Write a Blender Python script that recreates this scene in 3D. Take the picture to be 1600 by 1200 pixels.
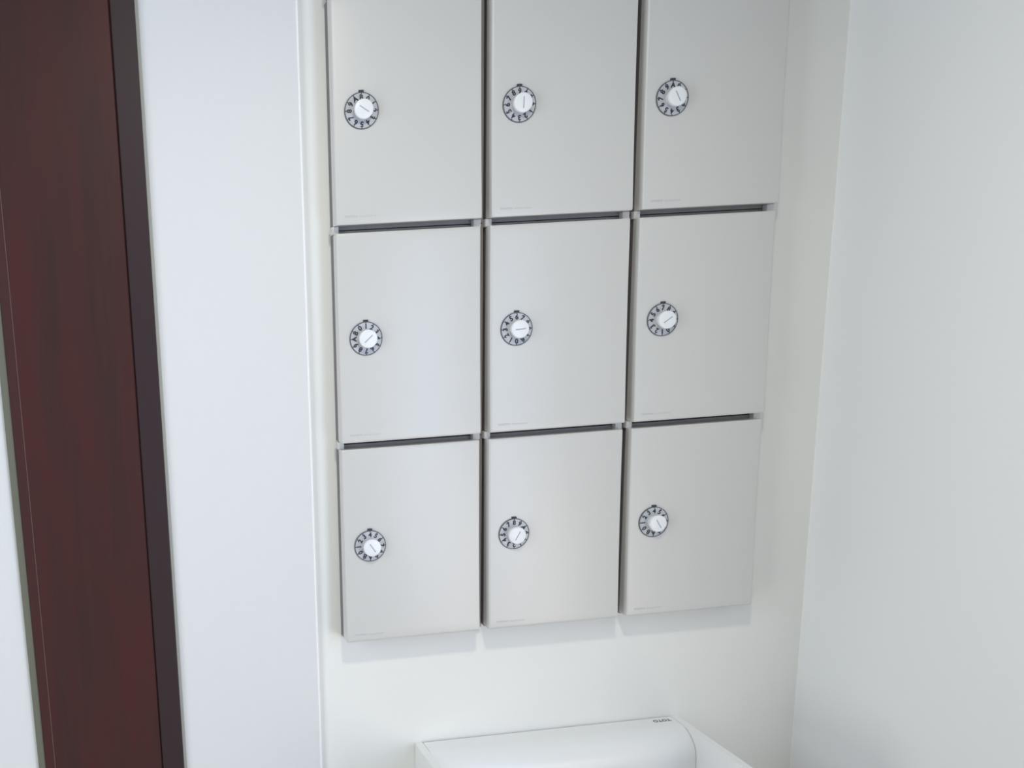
import bpy, bmesh, math
from mathutils import Vector, Matrix

sc = bpy.context.scene
COL = sc.collection
for o in list(bpy.data.objects):
    bpy.data.objects.remove(o)
PI = math.pi
Z0 = 1.65                      # height of the lower edge of the top locker row above the floor

# ------------------------------------------------------------------ camera
YAW, PITCH, ROLL = 0.08562, 0.1858, -0.06002
FPX, PX, PY = 1317.716, 294.748, 736.709          # focal length and principal point, in pixels of 1600x1200
fwd = Vector((math.sin(YAW) * math.cos(PITCH), math.cos(YAW) * math.cos(PITCH), -math.sin(PITCH)))
rt = Vector((math.cos(YAW), -math.sin(YAW), 0))
up = rt.cross(fwd)
rt2 = rt * math.cos(ROLL) + up * math.sin(ROLL)
up2 = up * math.cos(ROLL) - rt * math.sin(ROLL)
cam_data = bpy.data.cameras.new('camera')
cam = bpy.data.objects.new('camera', cam_data)
COL.objects.link(cam)
M = Matrix((rt2, up2, -fwd)).transposed().to_4x4()
M.translation = Vector((-0.56822, -1.25302, Z0 - 0.11267))
cam.matrix_world = M
cam_data.sensor_fit = 'HORIZONTAL'
cam_data.sensor_width = 36.0
cam_data.lens = FPX / 1600 * 36.0
cam_data.shift_x = (800 - PX) / 1600
cam_data.shift_y = (PY - 600) / 1600
cam_data.clip_start = 0.02
sc.camera = cam

# ------------------------------------------------------------------ world, lights, exposure
w = bpy.data.worlds.new('world')
sc.world = w
w.use_nodes = True
w.node_tree.nodes['Background'].inputs[0].default_value = (0.80, 0.86, 0.95, 1)
w.node_tree.nodes['Background'].inputs[1].default_value = 0.3


def area(name, loc, target, size, power, color, shape='DISK', size_y=None, spread=PI):
    d = bpy.data.lights.new(name, 'AREA')
    d.shape = shape
    d.size = size
    if size_y:
        d.size_y = size_y
    d.energy = power
    d.color = color
    d.spread = spread
    o = bpy.data.objects.new(name, d)
    COL.objects.link(o)
    o.location = loc
    o.rotation_euler = (Vector(target) - Vector(loc)).to_track_quat('-Z', 'Y').to_euler()
    return o


area('ceiling_lamp', (-0.246, -0.852, Z0 + 0.533), (-0.246, -0.80, 0), 0.10, 7.0, (1.0, 0.95, 0.76))
area('left_fill_upper', (-1.58, -0.9, 1.72), (0.6, -0.9, 1.72), 0.7, 11.5, (0.78, 0.85, 0.95), 'RECTANGLE', 0.8)  # added fill light, unseen, for the upper light from the left
area('left_fill_lower', (-1.58, -0.9, 0.6), (0.6, -0.9, 0.6), 0.7, 7.5, (0.97, 0.99, 0.91), 'RECTANGLE', 0.8)  # added low fill on the left, also unseen
area('right_fill_upper', (0.59, -1.7, 1.2), (-0.6, -1.7, 1.2), 0.9, 20.5, (0.51, 0.70, 1.06), 'RECTANGLE', 1.2)  # unseen fill added for the light coming from the right
area('right_fill_lower', (0.59, -1.3, 0.7), (-0.6, -1.3, 0.7), 1.2, 8.0, (1.0, 0.87, 0.72), 'RECTANGLE', 0.7)  # added warm fill from the lower right, out of view

sc.view_settings.view_transform = 'Standard'
sc.view_settings.look = 'None'
sc.view_settings.gamma = 1
sc.view_settings.use_curve_mapping = False
sc.view_settings.exposure = -0.20


# ------------------------------------------------------------------ materials
def srgb(r, g, b):
    f = lambda c: (c / 255 / 12.92) if c / 255 <= 0.04045 else ((c / 255 + 0.055) / 1.055) ** 2.4
    return (f(r), f(g), f(b), 1)


def mat(name, color, rough=0.5, spec=0.5, metal=0.0, bump=None, coat=0.0):
    m = bpy.data.materials.new(name)
    m.use_nodes = True
    nt = m.node_tree
    b = nt.nodes['Principled BSDF']
    b.inputs['Base Color'].default_value = color
    b.inputs['Roughness'].default_value = rough
    b.inputs['Specular IOR Level'].default_value = spec
    b.inputs['Metallic'].default_value = metal
    b.inputs['Coat Weight'].default_value = coat
    b.inputs['Coat Roughness'].default_value = 0.28
    if bump:
        scale, strength, dist = bump
        tc = nt.nodes.new('ShaderNodeTexCoord')
        n = nt.nodes.new('ShaderNodeTexNoise')
        n.inputs['Scale'].default_value = scale
        n.inputs['Detail'].default_value = 4
        bp = nt.nodes.new('ShaderNodeBump')
        bp.inputs['Strength'].default_value = strength
        bp.inputs['Distance'].default_value = dist
        nt.links.new(tc.outputs['Object'], n.inputs['Vector'])
        nt.links.new(n.outputs['Fac'], bp.inputs['Height'])
        nt.links.new(bp.outputs['Normal'], b.inputs['Normal'])
    return m


def wood_mat(name, dark, light, red):
    m = bpy.data.materials.new(name)
    m.use_nodes = True
    nt = m.node_tree
    b = nt.nodes['Principled BSDF']
    tc = nt.nodes.new('ShaderNodeTexCoord')
    mp = nt.nodes.new('ShaderNodeMapping')
    mp.inputs['Scale'].default_value = (60, 60, 2.2)
    n = nt.nodes.new('ShaderNodeTexNoise')
    n.inputs['Scale'].default_value = 1.6
    n.inputs['Detail'].default_value = 8
    n.inputs['Roughness'].default_value = 0.65
    r = nt.nodes.new('ShaderNodeValToRGB')
    r.color_ramp.elements[0].position = 0.30
    r.color_ramp.elements[0].color = dark
    r.color_ramp.elements[1].position = 0.72
    r.color_ramp.elements[1].color = light
    mp2 = nt.nodes.new('ShaderNodeMapping')
    mp2.inputs['Scale'].default_value = (14, 14, 2.0)
    n2 = nt.nodes.new('ShaderNodeTexNoise')
    n2.inputs['Scale'].default_value = 1.3
    n2.inputs['Detail'].default_value = 3
    r2 = nt.nodes.new('ShaderNodeValToRGB')
    r2.color_ramp.elements[0].position = 0.42
    r2.color_ramp.elements[0].color = (0, 0, 0, 1)
    r2.color_ramp.elements[1].position = 0.68
    r2.color_ramp.elements[1].color = (1, 1, 1, 1)
    mx = nt.nodes.new('ShaderNodeMix')
    mx.data_type = 'RGBA'
    mx.inputs['B'].default_value = red
    L = nt.links.new
    L(tc.outputs['Object'], mp.inputs['Vector'])
    L(mp.outputs['Vector'], n.inputs['Vector'])
    L(n.outputs['Fac'], r.inputs['Fac'])
    L(tc.outputs['Object'], mp2.inputs['Vector'])
    L(mp2.outputs['Vector'], n2.inputs['Vector'])
    L(n2.outputs['Fac'], r2.inputs['Fac'])
    L(r2.outputs['Color'], mx.inputs['Factor'])
    L(r.outputs['Color'], mx.inputs['A'])
    L(mx.outputs['Result'], b.inputs['Base Color'])
    b.inputs['Roughness'].default_value = 0.42
    b.inputs['Specular IOR Level'].default_value = 0.3
    return m


M_WALL = mat('smooth_white_wall', (0.86, 0.862, 0.842, 1), 0.75, 0.3, bump=(900, 0.05, 0.001))
M_SIDE = mat('white_wall_cool_lit', (0.845, 0.86, 0.875, 1), 0.75, 0.3, bump=(900, 0.05, 0.001))  # bluish tint paints in the cooler light on the right wall
M_PAPER = mat('textured_white_wallpaper', (0.755, 0.76, 0.775, 1), 0.8, 0.3, bump=(300, 0.10, 0.001))
M_FLOOR = mat('beige_floor', (0.36, 0.34, 0.30, 1), 0.5)
M_FAR = mat('muted_far_wall', (0.34, 0.33, 0.31, 1), 0.8)
M_CEIL = mat('pale_ceiling', (0.50, 0.50, 0.49, 1), 0.8)
M_DOOR = mat('off_white_locker_door', (0.645, 0.635, 0.620, 1), 0.33, 0.5, coat=0.35)
M_BODY = mat('grey_locker_body', (0.36, 0.335, 0.335, 1), 0.5, 0.4)
M_GAP_SHADE = mat('dark_grey_gap_shade', (0.23, 0.215, 0.225, 1), 0.7, 0.2)  # dark colour stands for the shade in the gap behind the door
M_HINGE = mat('white_hinge_plastic', (0.62, 0.61, 0.60, 1), 0.5)
M_DISC = mat('light_grey_dial_disc', (0.53, 0.54, 0.58, 1), 0.35, 0.5)
M_INK = mat('dark_dial_ink', (0.045, 0.047, 0.060, 1), 0.6, 0.3)
M_RIM = mat('grey_dial_rim', (0.13, 0.135, 0.15, 1), 0.4)
M_KNOB = mat('white_knob_plastic', (0.86, 0.88, 0.91, 1), 0.3, 0.5)
M_SLOT = mat('grey_knob_groove', (0.42, 0.44, 0.47, 1), 0.6)
M_PRINT = mat('pale_grey_print', (0.56, 0.56, 0.585, 1), 0.5)
M_WOOD = wood_mat('dark_red_brown_wood', srgb(58, 38, 36), srgb(68, 42, 40), srgb(74, 38, 37))
M_JAMB = mat('plain_dark_brown_wood', srgb(56, 43, 46), 0.45, 0.3)
M_EDGE = mat('pale_brown_arris', srgb(104, 84, 80), 0.5)
M_SEAL = mat('grey_green_seal', srgb(108, 109, 96), 0.5)
M_CAULK = mat('grey_caulk', (0.48, 0.48, 0.44, 1), 0.7)
M_BEAD = mat('corner_bead_highlight', (0.93, 0.94, 0.96, 1), 0.4)  # lighter than the wall, to paint the highlight along the corner
M_FIX = mat('glossy_white_fixture', (0.84, 0.85, 0.86, 1), 0.22, 0.5)
M_LOGO = mat('dark_grey_lettering', (0.10, 0.11, 0.11, 1), 0.5)


# ------------------------------------------------------------------ helpers
def obj(name, bm, m, parent=None, smooth=None):
    me = bpy.data.meshes.new(name)
    bmesh.ops.recalc_face_normals(bm, faces=bm.faces)
    bm.to_mesh(me)
    bm.free()
    me.materials.append(m)
    if smooth:
        for p in me.polygons:
            p.use_smooth = True
        me.set_sharp_from_angle(angle=math.radians(smooth))
    o = bpy.data.objects.new(name, me)
    COL.objects.link(o)
    if parent:
        o.parent = parent
    return o


def empty(name, loc):
    o = bpy.data.objects.new(name, None)
    o.empty_display_size = 0.05
    COL.objects.link(o)
    o.location = loc
    return o


def tag(o, label, cat, group=None):
    o['label'] = label
    o['category'] = cat
    if group:
        o['group'] = group


def struct(o, label=None, cat=None):
    o['kind'] = 'structure'
    if label:
        o['label'] = label
        o['category'] = cat
    return o


def add_box(bm, x0, x1, y0, y1, z0, z1, bevel=0.0, seg=2):
    vs = [bm.verts.new((x, y, z)) for x in (x0, x1) for y in (y0, y1) for z in (z0, z1)]
    idx = [(0, 1, 3, 2), (4, 6, 7, 5), (0, 4, 5, 1), (2, 3, 7, 6), (0, 2, 6, 4), (1, 5, 7, 3)]
    fs = [bm.faces.new([vs[i] for i in f]) for f in idx]
    if bevel:
        es = list({e for f in fs for e in f.edges})
        bmesh.ops.bevel(bm, geom=es, offset=bevel, segments=seg, affect='EDGES', profile=0.5)
    return vs


def box(*a, **k):
    bm = bmesh.new()
    add_box(bm, *a, **k)
    return bm


def loft(bm, rings, close_ends=True):
    R = [[bm.verts.new(p) for p in ring] for ring in rings]
    n = len(R[0])
    for a, b in zip(R[:-1], R[1:]):
        for i in range(n):
            j = (i + 1) % n
            bm.faces.new((a[i], a[j], b[j], b[i]))
    if close_ends:
        bm.faces.new(R[0][::-1])
        bm.faces.new(R[-1])


def lathe_y(bm, prof, cx, cz, n=64):
    """profile of (radius, y); revolve about the y axis through (cx, cz); first and last points closed"""
    rings = [[(cx + r * math.cos(2 * PI * i / n), y, cz + r * math.sin(2 * PI * i / n)) for i in range(n)] for r, y in prof]
    loft(bm, rings)


def prism_x(bm, prof, x0, x1):
    loft(bm, [[(x0, y, z) for y, z in prof], [(x1, y, z) for y, z in prof]])


def text_into(bm, s, size, M4, bold=0.0, depth=0.0002):
    """letters built in the xy plane, centred, then moved by M4 (letters face +z)"""
    cu = bpy.data.curves.new('tmp_text', 'FONT')
    cu.body = s
    cu.size = size
    cu.align_x = 'CENTER'
    cu.align_y = 'CENTER'
    cu.extrude = depth
    cu.offset = bold
    cu.resolution_u = 4
    o = bpy.data.objects.new('tmp_text', cu)
    COL.objects.link(o)
    dg = bpy.context.evaluated_depsgraph_get()
    me = bpy.data.meshes.new_from_object(o.evaluated_get(dg))
    xs = [v.co.x for v in me.vertices]
    ys = [v.co.y for v in me.vertices]
    c = Vector(((min(xs) + max(xs)) / 2, (min(ys) + max(ys)) / 2, 0))
    me.transform(M4 @ Matrix.Translation(-c))
    bm.from_mesh(me)
    bpy.data.objects.remove(o)
    bpy.data.curves.remove(cu)
    bpy.data.meshes.remove(me)


# ------------------------------------------------------------------ the room
CEIL = Z0 + 0.56
YB = 0.040          # locker wall
YL = 0.034         # face of the wall left of the recess
XC = -0.2620        # corner between them
XR = 0.600          # right wall
XJ = -0.4950        # right edge of the brown door frame
XD = -0.7318        # left edge of the door
FRONT, LEFT = -2.7, -1.6

o = obj('floor', box(LEFT - .1, XR + .1, FRONT - .1, YB + .1, -0.1, 0), M_FLOOR)
struct(o, 'pale floor of the room', 'floor')
o = obj('ceiling', box(LEFT - .1, XR + .1, FRONT - .1, YB + .1, CEIL, CEIL + .1), M_CEIL)
struct(o, 'white ceiling above the lockers', 'ceiling')
RC = 0.0012           # soft plastered corner
prof = [(XC, YB)] + [(XR - RC + RC * math.sin(PI / 2 * k / 10), YB - RC + RC * math.cos(PI / 2 * k / 10)) for k in range(11)] + [(XR, YB + .1), (XC, YB + .1)]
bm = bmesh.new()
loft(bm, [[(x, y, z) for x, y in prof] for z in (0, CEIL)])
o = obj('wall_back', bm, M_WALL, smooth=30)
struct(o, 'smooth white wall behind the lockers', 'wall')
o = obj('wall_right', box(XR, XR + .1, FRONT, YB + .1, 0, CEIL), M_SIDE)
struct(o, 'smooth white side wall right of the lockers', 'wall')
bm = box(XJ, XC, YL, YB + .1, 0, CEIL)
o = obj('wall_left', bm, M_PAPER)
struct(o, 'textured white wall between the brown door and the lockers', 'wall')
o = obj('wall_entry', box(LEFT, XD - 0.0005, 0.036, YB + .1, 0, CEIL), M_PAPER)
struct(o, 'bright white wall left of the brown door', 'wall')
o = obj('wall_side', box(LEFT - .1, LEFT, FRONT, YB + .1, 0, CEIL), M_FAR)
struct(o, 'muted side wall far left of the room', 'wall')
o = obj('wall_front', box(LEFT - .1, XR + .1, FRONT - .1, FRONT, 0, CEIL), M_FAR)
struct(o, 'muted wall behind the viewer', 'wall')

# rounded bead on the left wall's outer corner, coloured lighter as its edge highlight
bm = bmesh.new()
loft(bm, [[(XC - 0.0006 + 0.0019 * math.cos(a), YL + 0.0006 + 0.0019 * math.sin(a), z) for a in [2 * PI * i / 16 for i in range(16)]] for z in (0, CEIL)])
o = obj('trim_1', bm, M_BEAD, smooth=40)
struct(o, 'thin bead coloured as a bright highlight on the wall corner beside the lockers', 'trim')
# caulk between door frame and wall
o = obj('trim_2', box(XJ, XJ + 0.0056, YL - 0.002, YL, 0, CEIL, bevel=0.0008), M_CAULK)
struct(o, 'thin grey strip along the brown door frame', 'trim')

# brown wooden door: leaf with arris, frame post, seal
d = empty('door_1', (-0.61, YL, 0))
struct(d, 'dark red-brown wooden door at the left edge', 'door')


def dpart(name, bm, m, smooth=None):
    bmesh.ops.translate(bm, verts=bm.verts, vec=(0.61, -YL, 0))
    return obj(name, bm, m, d, smooth)


bm = bmesh.new()
prof = [(-0.7195, 0.060), (-0.7195, 0.0272), (-0.7046, 0.0260), (-0.5325, 0.0260), (-0.5303, 0.0285), (-0.5303, 0.060)]
loft(bm, [[(x, y, z) for x, y in prof] for z in (0.0, CEIL)])
dpart('door_leaf', bm, M_WOOD)
bm = bmesh.new()
prof = [(-0.5298, 0.060), (-0.5298, 0.0265), (-0.5285, 0.0250), (-0.4963, 0.0250), (-0.4952, 0.0262), (-0.4952, 0.060)]
loft(bm, [[(x, y, z) for x, y in prof] for z in (0.0, CEIL)])
dpart('door_frame', bm, M_JAMB)
dpart('edge_line', box(-0.7051, -0.7042, 0.0257, 0.0270, 0.0, CEIL), M_EDGE)['label'] = 'thin pale line along the door edge'
dpart('seal_strip', box(XD, -0.7198, 0.0300, 0.060, 0.0, CEIL, bevel=0.001), M_SEAL)['label'] = 'grey-green strip along the door edge'

# ------------------------------------------------------------------ lockers
W, H = 0.23626, 0.32420
DW, DH = 0.2214, 0.3128
TB = 0.022                      # back of the door
BOW = 0.005                     # the face leans out a little towards its lower edge


def face_y(t):                  # t = 0 at the top edge, 1 at the lower edge
    return BOW * (1 - t * t)


def door_bm():
    bm = bmesh.new()
    r = 0.0030
    rings = []
    N = 26
    ts = [0, 0.004] + [0.012 + (0.976) * i / N for i in range(N + 1)] + [0.996, 1.0]
    for t in ts:
        z = DH * (1 - t)
        inset = {0: 0.0014, 0.004: 0.0004, 0.996: 0.0004, 1.0: 0.0014}.get(t, 0)
        yf = face_y(t) + inset
        pts = [(-DW + inset * .5, TB, z)]
        for k in range(7):
            a = PI / 2 * k / 6
            pts.append((-DW + r - r * math.cos(a), yf + r - r * math.sin(a), z))
        for k in range(7):
            a = PI / 2 * k / 6
            pts.append((-r + r * math.sin(a), yf + r - r * math.cos(a), z))
        pts.append((-inset * .5, TB, z))
        rings.append(pts)
    loft(bm, rings)
    return bm


DXC, DZC = -0.18022, 0.15738    # dial centre from the lower right corner of the door face
YD = face_y(1 - DZC / DH)       # door face at the dial
RD = 0.0250


def numerals_bm():
    """twelve characters and rim ticks round the dial centre, 0 at the top, reading clockwise; faces -y"""
    bm = bmesh.new()
    chars = '0123456789AB'
    base = Matrix.Rotation(PI / 2, 4, 'X')          # xy-plane letters stand up and face -y
    for i, c in enumerate(chars):
        a = -2 * PI * i / 12                         # clockwise seen from the front
        Mx = Matrix.Rotation(-a, 4, 'Y') @ Matrix.Translation((0, 0, 0.0184)) @ base
        text_into(bm, c, 0.0100, Mx, bold=0.00036)
        t0 = Matrix.Rotation(-a, 4, 'Y')
        vs = add_box(bm, -0.0007, 0.0007, -0.0002, 0.0002, 0.0226, 0.0244)
        for v in vs:
            v.co = t0 @ v.co
    return bm


def make_locker():
    root = empty('locker', (0, 0, Z0))
    obj('body', box(-DW + 0.0040, 0.0136, 0.0275, YB, -0.0051, DH + 0.0049, bevel=0.0006), M_BODY, root)
    obj('gap_shade', box(-DW + 0.0008, -DW + 0.0040, TB + 0.0002, YB, 0.0, DH - 0.0008), M_GAP_SHADE, root)['label'] = 'dark strip standing in for gap shade behind the left door edge'  # strip added to darken the gap as shade would
    door = obj('door', door_bm(), M_DOOR, root, smooth=35)
    # faint print near the lower left corner of the door
    bm = bmesh.new()
    x = -DW + 0.0125
    yb = face_y(0.97) - 0.00015
    for i in range(22):
        wd = 0.0010 if i % 3 else 0.0016
        if i != 10:
            hh = 0.0030 if i < 10 else 0.0022
            add_box(bm, x, x + wd, yb, yb + 0.0006, 0.0100, 0.0100 + hh)
        x += wd + (0.0007 if i < 10 else 0.0012)
    obj('printed_mark', bm, M_PRINT, door)['label'] = 'faint grey print, too small to read'
    for x0, x1 in ((-DW - 0.0025, -DW + 0.0073), (-0.0062, 0.0050)):
        obj('hinge_cap', box(x0, x1, 0.0170, 0.0274, DH - 0.0006, DH + 0.0110, bevel=0.0008), M_HINGE, root)
    # dial lock
    bm = bmesh.new()
    lathe_y(bm, [(0.0246, YD + 0.003), (0.0246, YD - 0.0010), (0.0240, YD - 0.0016), (0.002, YD - 0.0016)], DXC, DZC)
    dial = obj('dial', bm, M_DISC, root, smooth=35)
    dial['label'] = 'light grey dial with dark numerals'
    bm = bmesh.new()
    lathe_ring(bm, DXC, DZC)
    obj('rim', bm, M_RIM, dial, smooth=35)
    obj('index_mark', box(DXC - 0.0036, DXC + 0.0036, YD - 0.0022, YD + 0.002, DZC + 0.0246, DZC + 0.0280, bevel=0.0004), M_INK, dial)
    n = obj('numerals', numerals_bm(), M_INK, dial)
    n.location = (DXC, YD - 0.0017, DZC)
    # knob
    bm = bmesh.new()
    kp = [(0.0105, -0.0010), (0.0105, -0.0040), (0.0122, -0.0068), (0.0134, -0.0085), (0.0137, -0.0100), (0.0137, -0.0138), (0.0132, -0.0144), (0.0122, -0.0147), (0.001, -0.0147)]
    lathe_y(bm, [(r, y) for r, y in kp], 0, 0)
    k = obj('knob', bm, M_KNOB, dial, smooth=40)
    k.location = (DXC, YD, DZC)
    bm = box(-0.0080, 0.0080, -0.01485, -0.0140, -0.0008, 0.0008)
    g = obj('knob_groove', bm, M_SLOT, dial)
    g.location = (DXC, YD, DZC)
    return root


def lathe_ring(bm, cx, cz, n=64):
    prof = [(0.0240, YD + 0.001), (0.0240, YD - 0.0019), (0.0243, YD - 0.0022), (0.0250, YD - 0.0022), (0.0253, YD - 0.0018), (0.0253, YD + 0.001)]
    R = [[bm.verts.new((cx + r * math.cos(2 * PI * i / n), y, cz + r * math.sin(2 * PI * i / n))) for i in range(n)] for r, y in prof]
    for a, b in zip(R, R[1:] + R[:1]):
        for i in range(n):
            j = (i + 1) % n
            bm.faces.new((a[i], a[j], b[j], b[i]))


def copy_tree(o, parent=None):
    c = o.copy()
    COL.objects.link(c)
    c.parent = parent
    for ch in o.children:
        copy_tree(ch, c)
    return c


# row, column, character at the mark, tilt of the knob groove (degrees, counter-clockwise from level)
LOCK = [(0, 0, 'B', -33), (0, 1, '9', 88), (0, 2, 'A', -62),
        (1, 0, '1', 40), (1, 1, '6', 4), (1, 2, '7', 33),
        (2, 0, '4', -56), (2, 1, '8', 60), (2, 2, '4', -60)]
ROWN = ['top row, cut off by the frame', 'middle row', 'bottom row']
COLN = ['left column', 'middle column', 'right column']
proto = make_locker()
kids = list(proto.children)
for n, (i, j, ch, ang) in enumerate(LOCK):
    o = proto if n == 0 else copy_tree(proto)
    o.location = (j * W, 0, Z0 - i * H)
    tag(o, 'white wall locker with dial set to %s, %s, %s' % (ch, ROWN[i].split(',')[0], COLN[j]), 'locker', 'white dial lockers on the wall')
    for c in o.children:
        for s in c.children:
            nm = s.name.split('.')[0]
            if nm == 'numerals':
                s.rotation_euler = (0, -2 * PI * '0123456789AB'.index(ch) / 12, 0)
            if nm == 'knob_groove':
                s.rotation_euler = (0, -math.radians(ang), 0)

# ------------------------------------------------------------------ white fixture under the lockers
FX0, FX1, FZ = -0.0975, 0.3780, Z0 - 0.8575
f = empty('wall_fixture', (0.14, YB, FZ - 0.4))
tag(f, 'white wall-mounted unit with rounded front between two side panels, below the lockers', 'wall fixture')


def fpart(name, bm, m, parent=None, smooth=None):
    bmesh.ops.translate(bm, verts=bm.verts, vec=(-0.14, -YB, -(FZ - 0.4)))
    return obj(name, bm, m, parent or f, smooth)


def side(x0, x1):
    bm = bmesh.new()
    prof = [(YB, FZ), (-0.215, FZ)]
    for k in range(1, 9):
        a = PI / 2 * k / 8
        prof.append((-0.215 - 0.03 * math.sin(a), FZ - 0.03 + 0.03 * math.cos(a)))
    prof += [(-0.245, FZ - 0.10), (-0.10, FZ - 0.38), (YB, FZ - 0.38)]
    prism_x(bm, prof, x0, x1)
    es = [e for e in bm.edges if abs(e.verts[0].co.x - e.verts[1].co.x) < 1e-6]
    bmesh.ops.bevel(bm, geom=es, offset=0.0012, segments=2, affect='EDGES')
    return bm


fpart('side_panel', side(FX0, FX0 + 0.0140), M_FIX, smooth=35)
fpart('side_panel', side(FX1 - 0.0140, FX1), M_FIX, smooth=35)
bm = bmesh.new()
prof = [(YB, FZ - 0.006), (YB - 0.0022, FZ - 0.006), (YB - 0.0022, FZ), (YB - 0.0030, FZ + 0.0005), (0.012, FZ + 0.0005)]
RR = 0.043
for k in range(1, 15):
    a = PI / 2 * k / 14
    prof.append((0.012 - RR * math.sin(a), FZ + 0.0005 - RR + RR * math.cos(a)))
prof += [(0.012 - RR, FZ - 0.36), (YB, FZ - 0.36)]
prism_x(bm, prof, FX0 + 0.0140, FX1 - 0.0149)
cover = fpart('cover', bm, M_FIX, smooth=30)
bm = bmesh.new()
text_into(bm, 'TOTO', 0.0105, Matrix.Translation((0.340, 0.0262, FZ + 0.0007)) @ Matrix.Rotation(PI, 4, 'Z') @ Matrix.Diagonal((1.05, 0.95, 1, 1)), bold=0.0002)
fpart('lettering', bm, M_LOGO, cover)['label'] = 'small dark letters printed on the top'
